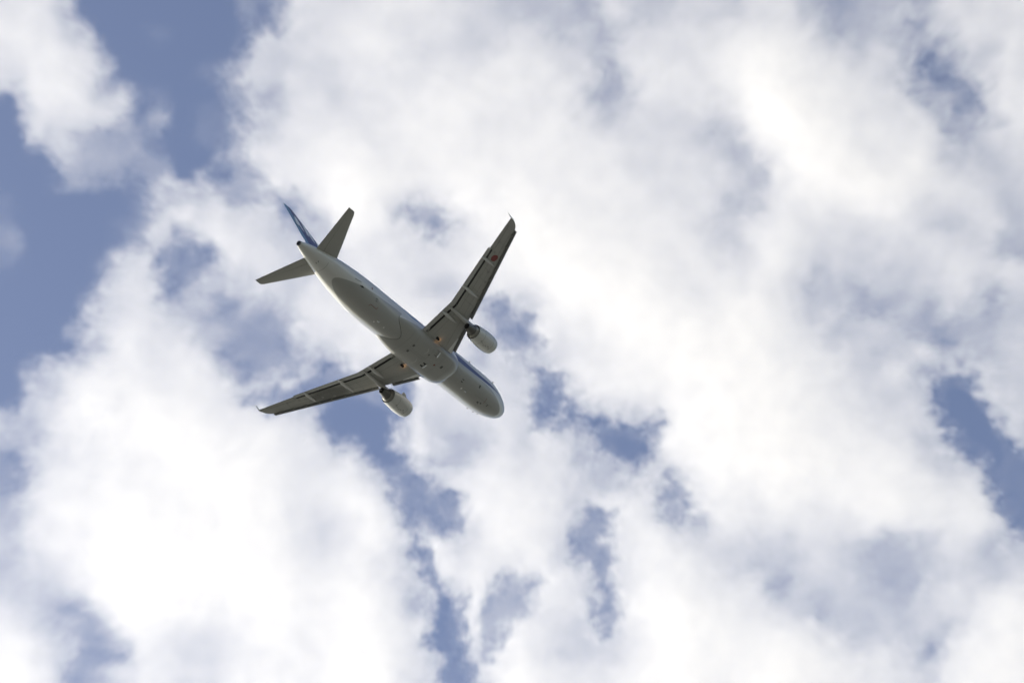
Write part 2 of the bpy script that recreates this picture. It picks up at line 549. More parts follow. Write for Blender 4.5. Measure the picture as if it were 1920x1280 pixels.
    for i, y in enumerate(np.linspace(2.02, 3.75, 8)):
        for k, dx in enumerate(np.linspace(.24, .24 + .75 * (1 - .75 * i / 7), 5)):
            V.append((le(y) + dx, s * y, under(le(y) + dx, y, .006)))
            if i and k:
                n_ = i * 5 + k
                F.append((n_, n_ - 1, n_ - 6, n_ - 5))
    obj("root_panel", V, F, WHITE, wing)
    if s > 0:      # red roundel under the starboard wing
        V, F = [(19.80, 12.72, under(19.80, 12.72))], []
        for i in range(40):
            a = 2 * math.pi * i / 40
            x, y = 19.80 + .40 * math.cos(a), 12.72 + .40 * math.sin(a)
            V.append((x, y, under(x, y)))
        F = [(0, i + 1, (i + 1) % 40 + 1) for i in range(40)]
        o = obj("roundel", V, F, RED, wing, smooth=False)
        o["label"] = "red disc painted under the starboard wing"
    # landing light let down from the root: dark housing behind, warm lit lens facing forward
    lx0, ly0 = 16.62, 2.42
    lz0 = under(lx0, ly0, 0)
    V, F = lathe([(.16, .02), (.14, .10), (.02, .135), (-.10, .14), (-.10, .12)], lx0, s * ly0, lz0 - .16, 20)
    box = [(lx0 + dx, s * ly0 + dy, lz0 + dz) for dx in (-.06, .2) for dy in (-.12, .12) for dz in (-.20, .05)]
    V, F = join((V, F), (box, [(0, 1, 3, 2), (4, 6, 7, 5), (0, 4, 5, 1), (2, 3, 7, 6), (0, 2, 6, 4), (1, 5, 7, 3)]))
    lamp = obj("landing_light", V, F, DARK, wing)
    pl = bpy.data.lights.new("landing_light_glow", 'POINT')
    pl.energy = 0.7
    pl.color = (1.0, 0.48, 0.17)
    pl.shadow_soft_size = .06
    po = bpy.data.objects.new("landing_light_glow", pl)
    COL.objects.link(po)
    po.parent = wing
    po.location = (lx0 - .30, s * ly0, lz0 - .20)
    return wing, under

wing_r, under_r = build_wing(1)
wing_l, under_l = build_wing(-1)

# ---- engines
def build_engine(s):
    cy, cz, tilt = s * 5.77, -2.18, -.02
    P = lambda prof, n=56: lathe(prof, 0, cy, cz + tilt * 13, n, tilt)
    # fan cowl with thickness: outer skin, rear lip, duct wall
    cowl = [(11.78, .885), (12.0, .94), (12.4, .985), (12.9, 1.01), (13.4, 1.0), (14.0, .955), (14.6, .89), (15.02, .83), (15.02, .81), (14.5, .83), (13.9, .85)]
    eng = obj("engine", *P(cowl), NAC, plane, angle=45)
    lip = [(11.78, .885), (11.69, .86), (11.65, .825), (11.67, .785), (11.78, .755), (12.1, .745), (12.5, .78)]
    obj("intake_lip", *P(lip), METAL, eng, angle=60)
    V, F = P([(12.5, .78), (12.5, .30), (12.3, .18), (12.15, .02)])
    obj("fan_disc", V, F, DARK, eng)
    obj("fan_duct", *P([(13.9, .85), (13.95, .55)]), DARK, eng)
    core = [(13.9, .60), (14.4, .72), (14.9, .72), (15.15, .68), (15.32, .58)]
    obj("core_cowl", *P(core), CORE, eng, angle=60)
    noz = [(15.30, .545), (15.7, .47), (16.15, .37), (16.3, .335), (16.3, .30), (15.9, .30)]
    obj("exhaust_nozzle", *P(noz), SOOT, eng, angle=45)
    obj("exhaust_plug", *P([(15.9, .30), (15.92, .2), (16.2, .14), (16.42, .02)]), DARK, eng)
    # pylon: carries the engine from the wing and tapers into a fairing behind it
    rr = []
    for x, zt, zb, hw in ((12.2, -1.10, -1.2, .03), (12.8, -.98, -1.25, .17), (13.8, -.82, -1.3, .22), (14.8, -.72, -1.45, .23), (15.5, -.70, -1.62, .22), (16.2, -.72, -1.50, .20), (17.0, -.72, -1.22, .18), (17.9, -.72, -1.06, .17), (18.7, -.78, -1.0, .13), (19.25, -.88, -.98, .04)):
        rr.append([(x, cy + hw * math.sin(a) * abs(math.sin(a))**-.35 if abs(math.sin(a)) > .01 else cy, (zt + zb) / 2 + (zt - zb) / 2 * math.cos(a)) for a in np.linspace(0, 2 * math.pi, 20, endpoint=False)])
    obj("pylon", *loft(rr), FLAP, eng, angle=60)
    # strake on the inboard shoulder of the cowl
    a = math.radians(52)
    def at(x, r):
        return (x, cy - s * r * math.sin(a), cz + r * math.cos(a))
    q = [at(12.35, .95), at(12.8, 1.32), at(13.25, 1.34), at(13.35, .95)]
    nrm = Vector((0, -s * math.cos(a), -math.sin(a))) * .02
    V = [tuple(Vector(p) + nrm) for p in q] + [tuple(Vector(p) - nrm) for p in q]
    obj("strake", V, [(0, 1, 2, 3), (4, 5, 6, 7), (0, 1, 5, 4), (1, 2, 6, 5), (2, 3, 7, 6), (3, 0, 4, 7)], WING, eng, smooth=False)
    # vents, drains and latches along the keel of the cowl
    for x, da, L, wdt in ((12.6, 4, .22, .05), (12.9, -6, .12, .10), (13.15, 2, .30, .04), (13.5, 8, .10, .08), (13.75, 0, .25, .03), (14.1, -4, .12, .06)):
        aa = math.pi + math.radians(da)
        pts = []
        for dx, d in ((0, -wdt / 2), (L, -wdt / 2), (L, wdt / 2), (0, wdt / 2)):
            rr_ = float(np.interp(x + dx, [12.4, 12.9, 13.4, 14.0, 14.6], [.985, 1.01, 1.0, .955, .89])) + .008
            pts.append((x + dx, cy + rr_ * math.sin(aa + d), cz + tilt * 13 - tilt * (x + dx) + rr_ * math.cos(aa + d)))
        obj("cowl_vent", pts, [(0, 1, 2, 3)], LINE, eng, smooth=False)
    for x in (12.55, 14.05):
        r0, r1 = [float(np.interp(q_, [12.0, 12.4, 12.9, 13.4, 14.0, 14.6], [.94, .985, 1.01, 1.0, .955, .89])) + .004 for q_ in (x, x + .03)]
        obj("cowl_seam", *P([(x, r0), (x + .03, r1)]), FAINT, eng)
    return eng
build_engine(1)
build_engine(-1)

# ---- tailplane
def build_stab(s):
    def lx(y): return 31.5 + .640 * y
    def tx(y): return 35.13 + .222 * y
    def zz(y): return 1.20 + .103 * (y - 1.2)
    hinge = .70
    rings, er = [], []
    for y in (.3, 1.2, 2.5, 4, 5.4, 5.95, 6.18):
        x0, x1 = lx(y), tx(y)
        if y > 6:
            x0 += .12
        c = x1 - x0
        xh = x0 + hinge * c
        ub = [u for u in US if u < hinge]
        r = [(x0 + u * c, y, zz(y) + naca(u, .10) * c) for u in ub] + [(xh, y, zz(y) + naca(hinge, .10) * c), (xh, y, zz(y) - naca(hinge, .10) * c)] + [(x0 + u * c, y, zz(y) - naca(u, .10) * c) for u in ub[:0:-1]]
        rings.append(side(r, s))
        ue = [hinge + .012, .8, .9, 1.0]
        r = [(x0 + u * c, y, zz(y) + naca(u, .10) * c + .008 * (u == 1)) for u in ue] + [(x0 + u * c, y, zz(y) - naca(u, .10) * c - .008 * (u == 1)) for u in ue[::-1]]
        er.append(side(r, s))
    st = obj("tailplane", *loft(rings), WING, plane, angle=40)
    obj("elevator", *loft(er), WING, st, angle=40)
build_stab(1)
build_stab(-1)

# ---- fin
def flx(z): return 30.15 + .895 * (z - 1.9)
def ftx(z): return 35.05 + .30 * (z - 1.9)
HIN = .72
rings, rr = [], []
for z in (1.2, 1.9, 3, 4.2, 5.5, 6.8, 7.55, 7.8, 7.9):
    x0, x1 = flx(z), ftx(z)
    if z > 7.6:
        x0 += (.12 if z < 7.85 else .35)
    c = x1 - x0
    ub = [u for u in US if u < HIN]
    k = 1 if z < 7.85 else .5
    rings.append([(x0 + u * c, k * naca(u, .105) * c, z) for u in ub] + [(x0 + HIN * c, k * naca(HIN, .105) * c, z), (x0 + HIN * c, -k * naca(HIN, .105) * c, z)] + [(x0 + u * c, -k * naca(u, .105) * c, z) for u in ub[:0:-1]])
    if z > 1.5:
        ue = [HIN + .01, .8, .9, 1]
        rr.append([(x0 + u * c, k * naca(u, .105) * c + .006 * (u == 1), z) for u in ue] + [(x0 + u * c, -k * naca(u, .105) * c - .006 * (u == 1), z) for u in ue[::-1]])
fin = obj("tail_fin", *loft(rings), FINP, plane, angle=40)
obj("rudder", *loft(rr), FINP, fin, angle=40)
# white slanted letters along the sweep of the fin, on both sides
def fin_y(x, z):
    x0, x1 = flx(z), ftx(z)
    u = min(max((x - x0) / (x1 - x0), 0.002), HIN)
    return naca(u, .105) * (x1 - x0) + .006
def letter_polys():
    A = [[(0, 0), (.34, 0), (.66, 1), (.36, 1)], [(.36, 1), (.66, 1), (1.0, 0), (.66, 0)], [(.22, .20), (.80, .20), (.72, .46), (.30, .46)]]
    N = [[(0, 0), (.32, 0), (.32, 1), (0, 1)], [(0, 1), (.38, 1), (1.0, 0), (.62, 0)], [(.68, 0), (1.0, 0), (1.0, 1), (.68, 1)]]
    return [A, N, A]
def lettering(s):
    # text runs from the upper rear to the lower front on starboard, the other way round to port, so that it always reads left to right
    P0, P1 = np.array(TXT0), np.array(TXT1)
    if s < 0:
        P0, P1 = P1, P0
    ux = (P1 - P0)
    L = np.linalg.norm(ux)
    ux /= L
    uy = np.array([.12, .99])            # letters stand upright and step down along the sweep
    V, F = [], []
    lw = L / 3.5
    for i, polys in enumerate(letter_polys()):
        for q in polys:
            for k in range(8):       # each stroke in slices so that it follows the curved skin
                def lerp(a, b, t_):
                    return (a[0] + (b[0] - a[0]) * t_, a[1] + (b[1] - a[1]) * t_)
                t0, t1 = k / 8, (k + 1) / 8
                quad = [lerp(q[0], q[3], t0), lerp(q[1], q[2], t0), lerp(q[1], q[2], t1), lerp(q[0], q[3], t1)]
                pts = []
                for a, b in quad:
                    p = P0 + ux * (i * (lw * 1.25) + a * lw) + uy * (b * TXTH)
                    pts.append((p[0], s * fin_y(p[0], p[1]), p[1]))
                V, F = join((V, F), (pts, [(0, 1, 2, 3)]))
    return V, F
TXT0, TXT1, TXTH = (35.85, 5.35), (32.05, 2.9), 1.6
LETTER = mat("letter_paint", (0.86, 0.86, 0.85), 0.35, var=0.02)
obj("tail_lettering", *join(lettering(1), lettering(-1)), LETTER, fin, smooth=False)

# ---- small fittings and markings on the belly
from mathutils.bvhtree import BVHTree
def skin(o):
    return BVHTree.FromPolygons([v.co[:] for v in o.data.vertices], [p.vertices[:] for p in o.data.polygons])
T_F, T_B = skin(fuselage), skin(belly)
def drape(x, y, off=.007):
    """nearest skin straight above the point (x, y) seen from below"""
    best = None
    for T in (T_F, T_B):
        h = T.ray_cast(Vector((x, y, -12)), Vector((0, 0, 1)))
        if h[0] is not None and (best is None or h[0].z < best[0].z):
            best = h
    n = best[1] if best[1].z < 0 else -best[1]
    return tuple(best[0] + n * off)
def patch(name, pts, m, parent):
    """flat marking draped on the belly: pts is a convex outline in (x, y)"""
    return obj(name, [drape(*p) for p in pts], [tuple(range(len(pts)))], m, parent, smooth=False)
def line(name, pts, wd, m, parent):
    V, F = [], []
    for (xa, ya), (xb, yb) in zip(pts[:-1], pts[1:]):
        L = math.hypot(xb - xa, yb - ya)
        nx, ny = -(yb - ya) / L * wd / 2, (xb - xa) / L * wd / 2
        k = max(1, int(L / .12))
        for i in range(k + 1):
            x, y = xa + (xb - xa) * i / k, ya + (yb - ya) * i / k
            V += [drape(x + nx, y + ny), drape(x - nx, y - ny)]
            if i:
                n_ = len(V)
                F.append((n_ - 4, n_ - 3, n_ - 1, n_ - 2))
    return obj(name, V, F, m, parent, smooth=False)
def rect(x, y, a, b_):
    return [(x - a / 2, y - b_ / 2), (x + a / 2, y - b_ / 2), (x + a / 2, y + b_ / 2), (x - a / 2, y + b_ / 2)]
# ram air outlets: dark opening behind a pale flap let down ahead of it
for x, y in ((15.85, 1.36), (15.98, -.52)):
    o = patch("ram_air_outlet", rect(x, y, .42, .56), DARK, belly)
    a, b1, c1, d1 = [Vector(drape(*q)) for q in ((x - .46, y - .28), (x - .46, y + .28), (x - .14, y + .28), (x - .14, y - .28))]
    dn = Vector((0, 0, -.16))
    vs = [a, b1, c1 + dn, d1 + dn, a + Vector((0, 0, -.02)), b1 + Vector((0, 0, -.02)), c1 + dn * 1.15, d1 + dn * 1.15]
    obj("outlet_flap", [tuple(v) for v in vs], [(0, 1, 2, 3), (4, 5, 6, 7), (0, 1, 5, 4), (1, 2, 6, 5), (2, 3, 7, 6), (3, 0, 4, 7)], WHITE, o, smooth=False)
for x, y, a, b_ in ((19.1, .50, .26, .26), (19.05, -.36, .26, .26), (13.93, .55, .30, .34), (16.6, .75, .14, .16)):
    patch("drain_port", rect(x, y, a, b_), LINE, belly)
patch("red_beacon", [(14.9 + .13 * math.cos(a), .25 + .13 * math.sin(a)) for a in np.linspace(0, 2 * math.pi, 12, endpoint=False)], REDLINE, belly)
# undercarriage doors: thin gaps and the rims of the wheel bays
for sy in (-1, 1):
    line("gear_door_gap", [(16.5, sy * .12), (19.3, sy * .12)], .03, FAINT, belly)
    line("gear_door_gap", [(16.5, sy * .12), (16.5, sy * 1.75)], .03, FAINT, belly)
    line("gear_door_gap", [(19.3, sy * .12), (19.3, sy * 1.75)], .03, FAINT, belly)
    line("wheel_bay_rim", [(17.45 + .42 * math.cos(a), sy * .85 + .42 * math.sin(a)) for a in np.linspace(math.radians(115), math.radians(235), 9)], .05, NAC, belly)
for x in (13.0, 14.6, 20.2):
    line("panel_gap", [(x, -1.75), (x, 1.75)], .022, FAINT, belly)
# dark sealant seam where the fairing runs out into the body
seam = []
for y in np.linspace(-1.62, 1.62, 40):
    xq = 23.4
    while xq > 19.5:
        hf, hb = T_F.ray_cast(Vector((xq, y, -12)), Vector((0, 0, 1))), T_B.ray_cast(Vector((xq, y, -12)), Vector((0, 0, 1)))
        if hb[0] is not None and hb[0].z < hf[0].z - .004:
            break
        xq -= .02
    seam.append((xq + .03, y))
line("fairing_seam", seam, .06, LINE, belly)
# forward fuselage
patch("drain_port", rect(9.72, .69, .34, .36), LINE, fuselage)
patch("drain_port", rect(6.93, 1.27, .26, .24), LINE, fuselage)
patch("vent_disc", [(9.03 + .12 * math.cos(a), -.02 + .12 * math.sin(a)) for a in np.linspace(0, 2 * math.pi, 12, endpoint=False)], WHITE, fuselage)
line("red_marking", [(5.0, .18), (5.05, .85)], .05, REDLINE, fuselage)
for x, y, a, b_ in ((5.7, -.10, .26, .22), (5.25, .02, .20, .16), (5.45, -.42, .10, .40), (4.3, .25, .12, .24)):
    patch("vent", rect(x, y, a, b_), LINE, fuselage)
for sy in (-1, 1):
    line("gear_door_gap", [(3.6, sy * .42), (6.9, sy * .42)], .025, FAINT, fuselage)
line("gear_door_gap", [(3.6, -.42), (3.6, .42)], .025, FAINT, fuselage)
# aft fuselage
patch("tail_vent", rect(34.55, .0, .12, .34), DARK, fuselage)
patch("drain_slot", rect(29.05, 1.36, .34, .07), DARK, fuselage)
patch("drain_slot", rect(28.88, 1.42, .34, .07), DARK, fuselage)
patch("drain_port", rect(26.6, 1.42, .30, .22), LINE, fuselage)
line("cargo_door_edge", [(27.15, .55), (27.05, .80), (26.15, .80), (26.05, 1.05)], .05, REDLINE, fuselage)
line("panel_gap", [(33.6, -.75), (33.6, .75)], .03, FAINT, fuselage)
line("panel_gap", [(30.1, 1.45), (29.2, 1.60)], .03, LINE, fuselage)
patch("vent_disc", [(25.1 + .09 * math.cos(a), -.35 + .09 * math.sin(a)) for a in np.linspace(0, 2 * math.pi, 10, endpoint=False)], WHITE, fuselage)
patch("vent_disc", [(23.6 + .09 * math.cos(a), -.15 + .09 * math.sin(a)) for a in np.linspace(0, 2 * math.pi, 10, endpoint=False)], WHITE, fuselage)
patch("red_beacon", [(27.55 + .10 * math.cos(a), 1.80 + .05 * math.sin(a)) for a in np.linspace(0, 2 * math.pi, 10, endpoint=False)], REDLINE, fuselage)
# probes around the nose and blade aerials on the belly
for x, a in ((2.7, -72), (3.3, -74), (4.2, -76), (3.9, 106), (8.6, 108)):
    p0, p1 = Vector(fpt(x, math.radians(a), -.02)), Vector(fpt(x, math.radians(a), .13))
    w_ = Vector((.10, 0, 0))
    k_ = Vector((0, .02, .02))
    vs = [p0 - w_, p0 + w_, p1 + w_, p1 - w_ * .4]
    obj("probe", [tuple(v + k_) for v in vs] + [tuple(v - k_) for v in vs], [(0, 1, 2, 3), (4, 5, 6, 7), (0, 1, 5, 4), (1, 2, 6, 5), (2, 3, 7, 6), (3, 0, 4, 7)], SOOT, fuselage, smooth=False)
for x, par in ((8.1, fuselage), (24.6, fuselage)):
    z0 = drape(x, 0)[2]
    vs = [(x, z0 + .03), (x + .42, z0 + .03), (x + .44, z0 - .26), (x + .26, z0 - .27)]
    obj("blade_aerial", [(a, .018, c) for a, c in vs] + [(a, -.018, c) for a, c in vs], [(0, 1, 2, 3), (4, 5, 6, 7), (0, 1, 5, 4), (1, 2, 6, 5), (2, 3, 7, 6), (3, 0, 4, 7)], WHITE, par, smooth=False)
# ---------------------------------------------------------------- clouds: one broken layer of real volume above the aircraft
# cover of the sky, read off along the picture 48 x 32, 0 clear blue to 9 dense white; each cell becomes cloud where that line of sight meets the layer
COVER = """
777200000002 156667777665 444365456546 654233236566 / 877510010001 366678777655 754536666778 885333235666
688860000002 556678766567 776556676789 887556312446 / 678861000124 566577777788 877636777789 988766421356
168865110015 366567678887 767534766779 998876632157 / 068776230115 467767888877 788746656559 999876762337
035343210114 677888788878 787876665457 998877775256 / 001443320024 777888788888 797786667544 689987884545
001422130414 678999998888 888887767764 689999987655 / 100000146664 515899635888 988888776644 767778756654
100001157776 632687741578 999888877556 867656754564 / 200001441576 753577766678 999998888747 976656566643
100015651256 764667767788 899999878767 864555556666 / 000016661435 656677764477 689999987788 764434456635
000046674424 347778886743 478899998899 865532434424 / 000237767432 236777888842 166789999999 876455322345
000148858722 223578777634 356778899999 888654562335 / 035788878861 331255677666 437878999999 988656621435
036998988885 732112466667 513788788999 988765540045 / 246898999887 875000165667 621344489999 988865650015
446788999988 987210276438 475210188999 998877644002 / 256788889999 976761144478 577421278999 999888854401
258888889999 977887314788 676544527987 988888886721 / 468899998999 987899611588 886478726878 887888878861
468889998999 986479711378 886246751876 676588776872 / 567899999999 987589626578 885157987655 556543446643
467799999999 998888737778 776246788654 456543345545 / 555689999999 998898742696 277537888777 355543356667
754369999888 988899822275 477748899887 653444456678 / 875438877667 988899861285 866446999988 887545454578
986423666567 888899863047 965556898888 988767526888 / 997335876678 888899974128 987778899889 998867657788
"""
rows = [r for ln in COVER.strip().splitlines() for r in ln.split("/")]
LV = np.array([[int(ch) for ch in r.replace(" ", "")] for r in rows], float)

LP = np.pad(LV, 1, mode='edge')
SM = sum(LP[1 + dj:33 + dj, 1 + di:49 + di] * w for dj, di, w in ((0, 0, .25), (0, 1, .125), (0, -1, .125), (1, 0, .125), (-1, 0, .125), (1, 1, .0625), (1, -1, .0625), (-1, 1, .0625), (-1, -1, .0625)))
KS = np.clip((SM - 4.2) / 2.0, .25, .95)
LV = (1 - KS) * LV + KS * SM
LV += .2 * np.clip((LV - 4.5) / 1.5, 0, 1) * np.clip((8.2 - LV) / 1.5, 0, 1)
def perlin(x, y, seed):
    r = np.random.default_rng(seed)
    tb = r.random((256, 256)) * 2 * np.pi
    xi, yi = np.floor(x).astype(int), np.floor(y).astype(int)
    fx, fy = x - xi, y - yi
    def g(ix, iy):
        a = tb[ix & 255, iy & 255]
        return np.cos(a) * (x - ix) + np.sin(a) * (y - iy)
    u, v = fx**3 * (fx * (fx * 6 - 15) + 10), fy**3 * (fy * (fy * 6 - 15) + 10)
    a = g(xi, yi) * (1 - u) + g(xi + 1, yi) * u
    b = g(xi, yi + 1) * (1 - u) + g(xi + 1, yi + 1) * u
    return (a * (1 - v) + b * v) * 1.4
def fbm(x, y, sc, octv, seed, gain=.5):
    o, a, s_ = 0, 1, 0
    for k in range(octv):
        o = o + a * perlin(x / sc * 2**k + 13.7 * k, y / sc * 2**k - 7.3 * k, seed + k)
        s_ += a
        a *= gain
    return o / s_
def cubic(A, x, y):
    """smooth (Catmull-Rom) reading of grid A at x, y in cells, edges held"""
    h, w = A.shape
    x, y = np.clip(x, -3, w + 2), np.clip(y, -3, h + 2)
    xi, yi = np.floor(x).astype(int), np.floor(y).astype(int)
    fx, fy = x - xi, y - yi
    def wts(t_):
        return (-.5 * t_ + t_**2 - .5 * t_**3, 1 - 2.5 * t_**2 + 1.5 * t_**3, .5 * t_ + 2 * t_**2 - 1.5 * t_**3, -.5 * t_**2 + .5 * t_**3)
    wx, wy = wts(fx), wts(fy)
    o = 0
    for j in range(4):
        for i in range(4):
            o = o + wx[i] * wy[j] * A[np.clip(yi + j - 1, 0, h - 1), np.clip(xi + i - 1, 0, w - 1)]
    return o

ZM, THICK = 1250.0, 26.0                          # middle of the layer, greatest depth
VDIR = CW[:, 2]                                   # the wind shear leans the layer: its cells slope as the view does
SHX, SHY = VDIR[0] / VDIR[2], VDIR[1] / VDIR[2]
def hit(u, v):
    d = CW @ np.array([(u - W0 / 2) / FPX, (v - H0 / 2) / FPX, 1.0])
    return CAM_W + d * ((ZM - CAM_W[2]) / d[2])
ctr = hit(W0 / 2, H0 / 2)
ax = hit(W0, H0 / 2) - hit(0, H0 / 2)
ROT = math.atan2(ax[1], ax[0])
cr, sr = math.cos(ROT), math.sin(ROT)
cn = [hit(*q) - ctr for q in ((0, 0), (W0, 0), (W0, H0), (0, H0), (W0 / 2, 0), (W0 / 2, H0))]
lx_ = [c[0] * cr + c[1] * sr for c in cn]
ly_ = [-c[0] * sr + c[1] * cr for c in cn]
MARG = 90.0
X0, X1, Y0, Y1 = min(lx_) - MARG, max(lx_) + MARG, min(ly_) - MARG, max(ly_) + MARG
STEP = 0.8
NX, NY = int((X1 - X0) / STEP) + 1, int((Y1 - Y0) / STEP) + 1
LXg, LYg = np.meshgrid(X0 + STEP * np.arange(NX), Y0 + STEP * np.arange(NY), indexing='ij')
PX = np.stack([ctr[0] + LXg * cr - LYg * sr, ctr[1] + LXg * sr + LYg * cr, np.full_like(LXg, ZM)], -1) - CAM_W
Pc = PX @ CW
U = W0 / 2 + FPX * Pc[..., 0] / Pc[..., 2]
Vv = H0 / 2 + FPX * Pc[..., 1] / Pc[..., 2]
# turbulence, in metres on the layer itself
wx_ = fbm(LXg, LYg, 52, 7, 100, .60)
wy_ = fbm(LXg, LYg, 52, 7, 200, .60)
lv = cubic(LV, (U + 30 * wx_) / 40 - .5, (Vv + 30 * wy_) / 40 - .5)
# rims of the blue gaps, traced: (level kept inside, level of the cloud beside it, outline)
GAPS = [
 (3.0, 6.1, "132,-60 133,25 172,50 170,75 190,100 197,130 215,155 250,178 246,203 224,230 185,248 140,262 128,300 122,325 112,310 85,268 55,270 40,245 28,240 42,205 30,182 -60,165 -60,800 0,785 35,760 50,740 50,712 75,677 120,670 147,662 155,630 150,607 172,582 190,545 200,520 212,500 217,478 262,458 280,400 290,345 320,335 375,335 400,360 432,378 447,388 480,378 512,375 545,420 560,440 575,440 560,400 545,365 500,352 475,338 462,312 464,240 460,175 448,145 470,102 492,88 495,45 525,52 535,30 545,5 545,-60"),
 (1.5, 5.4, "325,442 350,462 380,475 390,500 375,527 350,545 335,557 310,552 312,520 305,500 315,480 312,460"),
 (1.5, 6.8, "470,750 520,765 590,755 605,775 615,802 612,817 630,832 660,824 690,845 705,870 730,895 747,920 750,945 744,975 767,990 790,986 812,997 842,1002 857,975 862,955 855,922 825,910 792,890 780,870 755,852 742,836 724,829 742,815 730,795 745,783 758,770 775,740 700,705 645,705 634,680 610,672 585,700 560,725"),
 (.7, 7.2, "777,1005 787,1037 795,1067 817,1092 855,1120 867,1147 865,1167 875,1192 892,1215 902,1242 900,1260 870,1310 837,1310 835,1235 802,1205 810,1185 822,1155 830,1122 815,1100 792,1080 777,1042 770,1010"),
 (.8, 6.2, "987,682 1010,700 1042,717 1067,745 1082,772 1110,785 1180,795 1217,787 1240,790 1222,815 1230,830 1225,840 1217,862 1192,872 1172,860 1140,850 1120,830 1122,810 1110,800 1080,800 1060,795 1045,780 1047,760 1037,765 1022,787 997,800 1002,760 1010,735 992,702"),
 (1.9, 7.0, "1100,955 1085,982 1072,1002 1082,1042 1090,1050 1102,1075 1112,1100 1120,1130 1122,1172 1135,1175 1145,1150 1150,1115 1140,1100 1135,1060 1137,1037 1127,1022 1142,1010 1137,992 1147,955"),
 (2.2, 7.2, "1242,947 1237,915 1247,890 1272,915 1292,937 1275,965 1257,982 1237,965"),
 (.6, 6.2, "1760,715 1752,745 1750,772 1762,795 1780,810 1782,835 1802,855 1840,865 1850,890 1860,920 1877,950 1897,980 1920,1010 2000,1030 2000,900 1915,840 1895,820 1875,782 1857,790 1850,760 1842,735 1840,710 1815,690 1777,697"),
 (2.6, 5.3, "1680,25 1710,27 1730,47 1765,70 1802,100 1810,140 1850,165 1840,200 1830,237 1810,275 1785,255 1765,225 1782,200 1735,185 1702,150 1727,125 1730,100 1715,75 1680,50"),
 (3.0, 6.5, "737,392 767,380 800,392 830,410 840,427 817,437 792,427 767,407"),
 (2.2, 6.5, "900,572 930,563 957,582 972,592 998,612 1003,635 985,655 960,665 935,640 930,610 905,590"),
 (2.8, 7.4, "940,1095 992,1070 997,1090 975,1145 945,1180 917,1225 915,1185 910,1135 930,1100"),
]
frill = fbm(LXg, LYg, 15, 5, 500, .66)
frill2 = fbm(LXg, LYg, 15, 5, 600, .66)
Uw, Vw = U + 26 * wx_ + 42 * frill, Vv + 26 * wy_ + 42 * frill2
for li, lo_, txt in GAPS:
    P = np.array([[float(q) for q in s_.split(",")] for s_ in txt.split()])
    sel = (Uw > P[:, 0].min() - 110) & (Uw < P[:, 0].max() + 110) & (Vw > P[:, 1].min() - 110) & (Vw < P[:, 1].max() + 110)
    if not sel.any():
        continue
    x, y = Uw[sel], Vw[sel]
    dmin = np.full(x.shape, 1e9)
    ins = np.zeros(x.shape, bool)
    for (xa, ya), (xb, yb) in zip(P, np.roll(P, -1, 0)):
        ex, ey = xb - xa, yb - ya
        tt = np.clip(((x - xa) * ex + (y - ya) * ey) / (ex * ex + ey * ey), 0, 1)
        dmin = np.minimum(dmin, (x - xa - tt * ex)**2 + (y - ya - tt * ey)**2)
        if ya != yb:
            ins ^= ((ya > y) != (yb > y)) & (x < ex * (y - ya) / ey + xa)
    d = np.sqrt(dmin) * np.where(ins, 1, -1) + 8
    A = np.where(d > 0, .85, .5 * np.exp(-(d / 34)**2) + .25 * np.exp(-(d / 14)**2))
    q = np.clip((d + 22) / 44, 0, 1)
    q = q * q * (3 - 2 * q)
    l0 = lv[sel]
    tgt = np.minimum(l0, li) * q + np.maximum(l0, lo_) * (1 - q)
    lv[sel] = l0 + A * (tgt - l0)
gx_, gy_ = np.gradient(lv, STEP)
steep = np.clip((np.hypot(gx_, gy_) - .05) / .17, 0, 1.3)            # how abruptly the cover changes here
k_ = np.ones(9) / 9
for ax_ in (0, 1):
    for _ in range(3):
        steep = np.apply_along_axis(lambda v: np.convolve(np.pad(v, 4, mode='edge'), k_, 'valid'), ax_, steep)
big = fbm(LXg, LYg, 60, 6, 300, .55)
fine = fbm(LXg + 16 * wx_, LYg + 16 * wy_, 16, 6, 400, .70)
edge = np.clip(lv / 1.6, 0, 1) * np.clip((9.2 - lv) / 4.5, .12, 1)
lv = lv + edge * (.4 * big + (.4 + 3.6 * np.minimum(steep, 1)) * fine)
# denser towards the side away from the sun, thinner towards it
CORR = np.array([[.3, .4, .7, .9, 1.1, 1.1, 1.4, 1.6], [.0, .4, .5, .8, .7, 1.0, 1.1, 1.3], [-.2, .1, .2, .2, .6, .5, 1.0, 1.0], [-.4, .0, .0, .2, .3, .5, .7, .8]])
lv = lv + cubic(CORR, U / 240 - .5, Vv / 320 - .5) * np.clip(lv / 2, 0, 1)
lv = np.clip(lv, 0, 11)
TAU_LV = [0, .6, 1, 2, 3, 4, 5, 6, 7, 8, 9, 10, 11]
TAU = [0, 0.005, .02, .07, .14, .22, .31, .42, .56, .74, 1.0, 1.4, 2.0]
tau = np.interp(lv, TAU_LV, TAU)
rim = np.minimum.reduce([LXg - X0, X1 - LXg, LYg - Y0, Y1 - LYg])
tau *= np.clip(rim / 40, 0, 1)
depth = THICK * (.35 + .65 * np.clip(tau / 1.0, 0, 1))      # thicker cloud stands deeper
cosv = VDIR[2]
dens = tau / (depth / cosv)

